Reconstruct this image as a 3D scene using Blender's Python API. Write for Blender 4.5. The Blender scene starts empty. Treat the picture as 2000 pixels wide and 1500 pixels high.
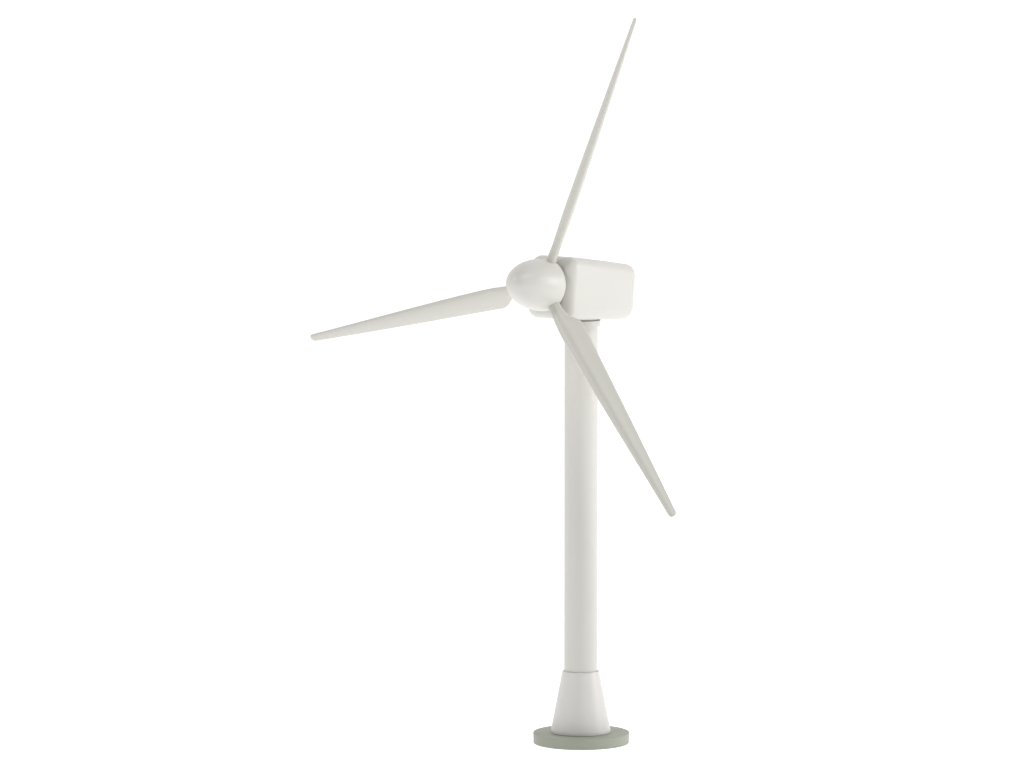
import bpy, bmesh, math
from mathutils import Vector
S = 0.00025            # one drawing unit = 0.25 mm (the model stands about 35 cm tall)
scn = bpy.context.scene
C = scn.collection

# ---------------------------------------------------------------- materials
def plastic(name, col, col2, rough=0.42, bump=0.06, scale=900, spec=0.42):
    m = bpy.data.materials.new(name); m.use_nodes = True
    nt = m.node_tree; N = nt.nodes; L = nt.links
    b = N['Principled BSDF']
    tc = N.new('ShaderNodeTexCoord')
    n1 = N.new('ShaderNodeTexNoise'); n1.inputs['Scale'].default_value = 60; n1.inputs['Detail'].default_value = 5
    n2 = N.new('ShaderNodeTexNoise'); n2.inputs['Scale'].default_value = scale; n2.inputs['Detail'].default_value = 3
    mx = N.new('ShaderNodeMix'); mx.data_type = 'RGBA'
    mx.inputs[6].default_value = (*col, 1); mx.inputs[7].default_value = (*col2, 1)
    bp = N.new('ShaderNodeBump'); bp.inputs['Strength'].default_value = bump; bp.inputs['Distance'].default_value = 0.0002
    L.new(tc.outputs['Object'], n1.inputs['Vector']); L.new(tc.outputs['Object'], n2.inputs['Vector'])
    L.new(n1.outputs['Fac'], mx.inputs[0]); L.new(mx.outputs[2], b.inputs['Base Color'])
    L.new(n2.outputs['Fac'], bp.inputs['Height']); L.new(bp.outputs['Normal'], b.inputs['Normal'])
    b.inputs['Roughness'].default_value = rough
    b.inputs['Specular IOR Level'].default_value = spec
    return m
M_white = plastic('warm_white_plastic', (.525, .515, .485), (.54, .53, .50))
M_foot = plastic('foot_white_plastic', (.57, .557, .54), (.585, .572, .555))
M_blade = plastic('blade_white_plastic', (.485, .478, .443), (.505, .498, .463))
M_green = plastic('grey_green_plastic', (.265, .283, .23), (.29, .308, .252), rough=.55)
M_metal = plastic('dull_metal', (.50, .495, .46), (.56, .55, .51), rough=.4, spec=.5)

# ---------------------------------------------------------------- helpers
def link(name, bm, mat, parent=None, angle=32):
    for v in bm.verts: v.co *= S
    bmesh.ops.recalc_face_normals(bm, faces=bm.faces)
    me = bpy.data.meshes.new(name); bm.to_mesh(me); bm.free()
    me.materials.append(mat)
    me.shade_smooth(); me.set_sharp_from_angle(angle=math.radians(angle))
    o = bpy.data.objects.new(name, me); C.objects.link(o)
    if parent: o.parent = parent
    return o
def loft(rings, cap=True):
    bm = bmesh.new(); R = [[bm.verts.new(p) for p in r] for r in rings]
    n = len(R[0])
    for a, b in zip(R, R[1:]):
        for i in range(n):
            bm.faces.new((a[i], a[(i+1) % n], b[(i+1) % n], b[i]))
    if cap:
        bm.faces.new(R[0]); bm.faces.new(R[-1])
    return bm
def rounded(prof, r=1.2, seg=3):
    out = []
    for i, p in enumerate(prof):
        f = p[2] if len(p) > 2 else 0
        P = Vector(p[:2])
        if f and 0 < i < len(prof)-1:
            A = (Vector(prof[i-1][:2])-P).normalized()*f + P
            B = (Vector(prof[i+1][:2])-P).normalized()*f + P
            for k in range(seg+1):
                t = k/seg
                out.append(A*(1-t)**2 + P*2*t*(1-t) + B*t*t)
        else: out.append(P)
    return out
def lathe(prof, org=Vector((0,0,0)), ax=Vector((0,0,1)), u=Vector((1,0,0)), n=96, cap=True):
    w = ax.cross(u)
    rings = [[org + ax*p[1] + (u*math.cos(2*math.pi*i/n)+w*math.sin(2*math.pi*i/n))*max(p[0], .02) for i in range(n)] for p in prof]
    return loft(rings, cap)

# ---------------------------------------------------------------- camera numbers (drawing units)
F = 12000.0; PITCH = math.radians(6.1)
UPC = Vector((0, math.sin(PITCH), math.cos(PITCH)))
TOW = Vector((0, -math.cos(PITCH), math.sin(PITCH)))
RIGHT = Vector((1, 0, 0))
T = Vector((-135, 0, 708.4))

# ---------------------------------------------------------------- turbine
root = bpy.data.objects.new('wind_turbine', None); C.objects.link(root)
root.empty_display_size = .02
root['label'] = 'white model wind turbine with three long blades on a round grey green base'
root['category'] = 'wind turbine'

base = link('base_plate', lathe(rounded([(0,0),(93.8,0,1.2),(94.6,21,1.3),(0,21)]), Vector((1,0,0))), M_green, root)
base['label'] = 'round grey green base plate'
link('tower_foot', lathe(rounded([(0,21.4),(58.8,21.4,.8),(58.5,27,.4),(36.4,142.4,.3),(35.8,143,.5),(33.0,143,.3),(33.0,142),(0,142)])), M_foot, root)
link('tower', lathe(rounded([(0,142.5),(32.97,142.5),(32.9,300),(32.8,600),(32.6,822.2),(0,822.2)])), M_white, root)
link('tower_collar', lathe(rounded([(0,822.5),(37.5,822.5,1.2),(38,834.5,1.2),(0,834.5)])), M_white, root)
link('yaw_bearing', lathe(rounded([(0,834.7),(33,834.7,.5),(33,838,.5),(29,838,.5),(29,846),(0,846)])), M_metal, root)

a = Vector((-.615, -.776, .12)).normalized()
u = Vector((0,0,1)).cross(a).normalized()      # image right, towards the camera
if u.x < 0: u = -u
w = u.cross(a)
if w.z < 0: w = -w
CN = Vector((0, 0, 896.3))

# nacelle
def rrect(hw, hh, r, n=9):
    pts = []
    for cx, cy, s in ((1,1,0),(-1,1,90),(-1,-1,180),(1,-1,270)):
        for k in range(n):
            t = math.radians(s + 90*k/(n-1))
            pts.append((cx*(hw-r)+r*math.cos(t), cy*(hh-r)+r*math.sin(t)))
    return pts
rings = []
xf, xr = 105, -116
Rf, Rr = 21, 20
sec = [(xf - Rf*(1-math.cos(math.pi/2*k/12)), Rf*(1-math.sin(math.pi/2*k/12))) for k in range(13)]
for k in range(1, 12):
    sec.append((xf-Rf + (xr+Rr-xf+Rf)*k/12, 0))
for k in range(11):
    t = math.pi/2*(1-k/10)
    sec.append((xr + Rr*(1-math.cos(t)), Rr*(1-math.sin(t))))
for x, ins in sec:
    f = (xf-x)/(xf-xr)
    hh = 61.5*(1-f)+52.8*f + 1.0*math.sin(math.pi*f)
    hw = 55.5*(1-f)+51*f + 1.6*math.sin(math.pi*f)
    zo = -3*(1-f)+.5*f
    rings.append([CN + a*x + u*px + w*(py+zo) for px, py in rrect(hw-ins, hh-ins, max(21-ins*.6, 3))])
nac = link('nacelle', loft(rings), M_white, root, 40)

H = CN + a*122
link('rotor_shaft', lathe([(24,-26),(24,-8)], H, a, u, 48), M_metal, root)
# spinner
prof = rounded([(0,-11),(48,-11,2.5),(50.6,-6,2),(50.8,0)])
for k in range(1, 41):
    t = k/40; x = 98*math.sin(t*math.pi/2)
    prof.append(Vector((50.8*max(1-(x/98)**2, 0)**.53, x)))
spin = link('spinner', lathe(prof, H, a, u, 96), M_white, root, 50)

# blades
def interp(tab, t):
    for i in range(len(tab)-1):
        if tab[i][0] <= t <= tab[i+1][0]:
            p0 = tab[max(i-1,0)]; p1 = tab[i]; p2 = tab[i+1]; p3 = tab[min(i+2, len(tab)-1)]
            h = p2[0]-p1[0]; s = (t-p1[0])/h
            out = []
            for j in range(1, len(p1)):
                d1 = (p2[j]-p0[j])/max(p2[0]-p0[0], 1e-6)*h
                d2 = (p3[j]-p1[j])/max(p3[0]-p1[0], 1e-6)*h
                out.append((2*s**3-3*s*s+1)*p1[j]+(s**3-2*s*s+s)*d1+(-2*s**3+3*s*s)*p2[j]+(s**3-s*s)*d2)
            return out
    return list(tab[-1][1:])
#      r    lead trail half_thick shape(0 ellipse,1 foil) pitch
TAB = [(.05, 13.5, 11, 9.5, 0, 46), (.10, 13.5, 11, 9.5, 0, 46), (.13, 14.5, 12.5, 10, .3, 46), (.15, 16, 17, 10.6, .6, 45.5), (.17, 17, 26, 11.4, .8, 45),
       (.19, 18, 31.5, 12.2, 1, 44), (.24, 18.5, 31, 13, 1, 43), (.32, 18, 28.5, 13, 1, 42), (.45, 16.3, 25, 12, 1, 40.5), (.60, 13.8, 20.8, 10.2, 1, 39),
       (.75, 11, 16.3, 8.0, 1, 37), (.90, 8.3, 11.8, 5.8, 1, 36), (1.0, 6.8, 8.4, 4.5, 1, 35)]
def blade(tip):
    d = tip - H; R = d.length; r = d/R
    s = -(a.cross(r)).normalized()
    ap = s.cross(r).normalized()
    if ap.dot(a) < 0: ap = -ap
    rings = []
    TE = .014
    ts = [.05+(.95-TE)*k/70 for k in range(70)] + [1-TE*(1-math.sin(q*math.pi/16)) for q in range(0, 9)]
    for t in ts:
        le, tr, ht, fo, pb = interp(TAB, min(t, .99999))
        if t > 1-TE:
            q = (t-1+TE)/TE; k = max(1-q**2.6, .003)**.5; m = (le-tr)/2; hf = (le+tr)/2*k
            le, tr, ht = m+hf, -m+hf, ht*k
        b = math.radians(pb)
        c = s*math.cos(b) + ap*math.sin(b); n = r.cross(c)
        mid = (le-tr)/2; half = (le+tr)/2
        ring = []
        for i in range(40):
            q = 2*math.pi*i/40; x = math.cos(q)
            y = math.sin(q)*(1-fo*.62*((1-x)/2)**.8)
            ring.append(H + r*(R*t) + c*(mid+half*x) + n*(ht*y))
        rings.append(ring)
    return link('blade', loft(rings), M_blade, root, 60)
def tipat(px, py, k=20):
    O = T + TOW*F
    d = (RIGHT*((px-1000)/F) + UPC*((750-py)/F) - TOW)
    t = ((H + a*k - O).dot(a))/d.dot(a)
    return O + d*t
for p in ((1241, 35), (607, 660), (1315, 1009)):
    blade(tipat(*p))

# ---------------------------------------------------------------- white ground with added glow
def ground():
    bm = bmesh.new(); g = 80000
    vs = [bm.verts.new(p) for p in ((-g,-g,0),(g,-g,0),(g,g,0),(-g,g,0))]; bm.faces.new(vs)
    m = bpy.data.materials.new('white_glow_ground'); m.use_nodes = True
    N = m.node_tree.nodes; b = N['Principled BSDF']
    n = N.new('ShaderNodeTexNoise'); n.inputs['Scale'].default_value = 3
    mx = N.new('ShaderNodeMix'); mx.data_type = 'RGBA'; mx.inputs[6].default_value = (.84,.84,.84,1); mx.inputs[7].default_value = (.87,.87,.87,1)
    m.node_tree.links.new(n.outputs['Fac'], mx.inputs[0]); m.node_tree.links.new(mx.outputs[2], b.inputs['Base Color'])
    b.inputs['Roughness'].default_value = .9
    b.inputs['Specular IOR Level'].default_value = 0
    b.inputs['Emission Color'].default_value = (1,1,1,1); b.inputs['Emission Strength'].default_value = .66  # glow added so the ground clips to white and loses its contact shadow
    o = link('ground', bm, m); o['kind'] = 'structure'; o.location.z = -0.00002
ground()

# ---------------------------------------------------------------- light
W = bpy.data.worlds.new('World'); scn.world = W; W.use_nodes = True
nt = W.node_tree; N = nt.nodes; L = nt.links
bg = N['Background']
tc = N.new('ShaderNodeTexCoord'); sp = N.new('ShaderNodeSeparateXYZ'); mr = N.new('ShaderNodeMapRange')
mr.inputs['From Min'].default_value = -.4; mr.inputs['From Max'].default_value = .6
cr = N.new('ShaderNodeMix'); cr.data_type = 'RGBA'
cr.inputs[6].default_value = (.05, .055, .045, 1); cr.inputs[7].default_value = (1.14, 1.12, 1.14, 1)
L.new(tc.outputs['Generated'], sp.inputs[0]); L.new(sp.outputs['Y'], mr.inputs['Value'])
L.new(mr.outputs[0], cr.inputs[0]); L.new(cr.outputs[2], bg.inputs['Color'])
bg.inputs['Strength'].default_value = 1.0
def area(name, loc, target, size, power, col):
    l = bpy.data.lights.new(name, 'AREA'); l.shape = 'SQUARE'; l.size = size; l.energy = power; l.color = col
    o = bpy.data.objects.new(name, l); C.objects.link(o); o.location = loc
    o.rotation_euler = (Vector(target)-Vector(loc)).to_track_quat('-Z', 'Y').to_euler()
area('softbox_right', (1.6, -.1, .6), (0,0,.18), .45, 14, (1,.985,.985))
area('softbox_left', (-1.25, -.8, 1.35), (0,0,.15), .45, 11, (1,.985,.97))
area('softbox_top', (.35, -1.0, 1.7), (0,0,.2), .45, 12, (1,.995,.98))

# ---------------------------------------------------------------- camera
cam = bpy.data.cameras.new('camera'); co = bpy.data.objects.new('camera', cam); C.objects.link(co)
co.location = (T + TOW*F)*S
co.rotation_euler = (math.pi/2-PITCH, 0, 0)
cam.sensor_width = 36; cam.lens = 36*F/2000
cam.clip_start = .05; cam.clip_end = 200
scn.camera = co
scn.view_settings.view_transform = 'Standard'; scn.view_settings.look = 'None'; scn.view_settings.exposure = 0
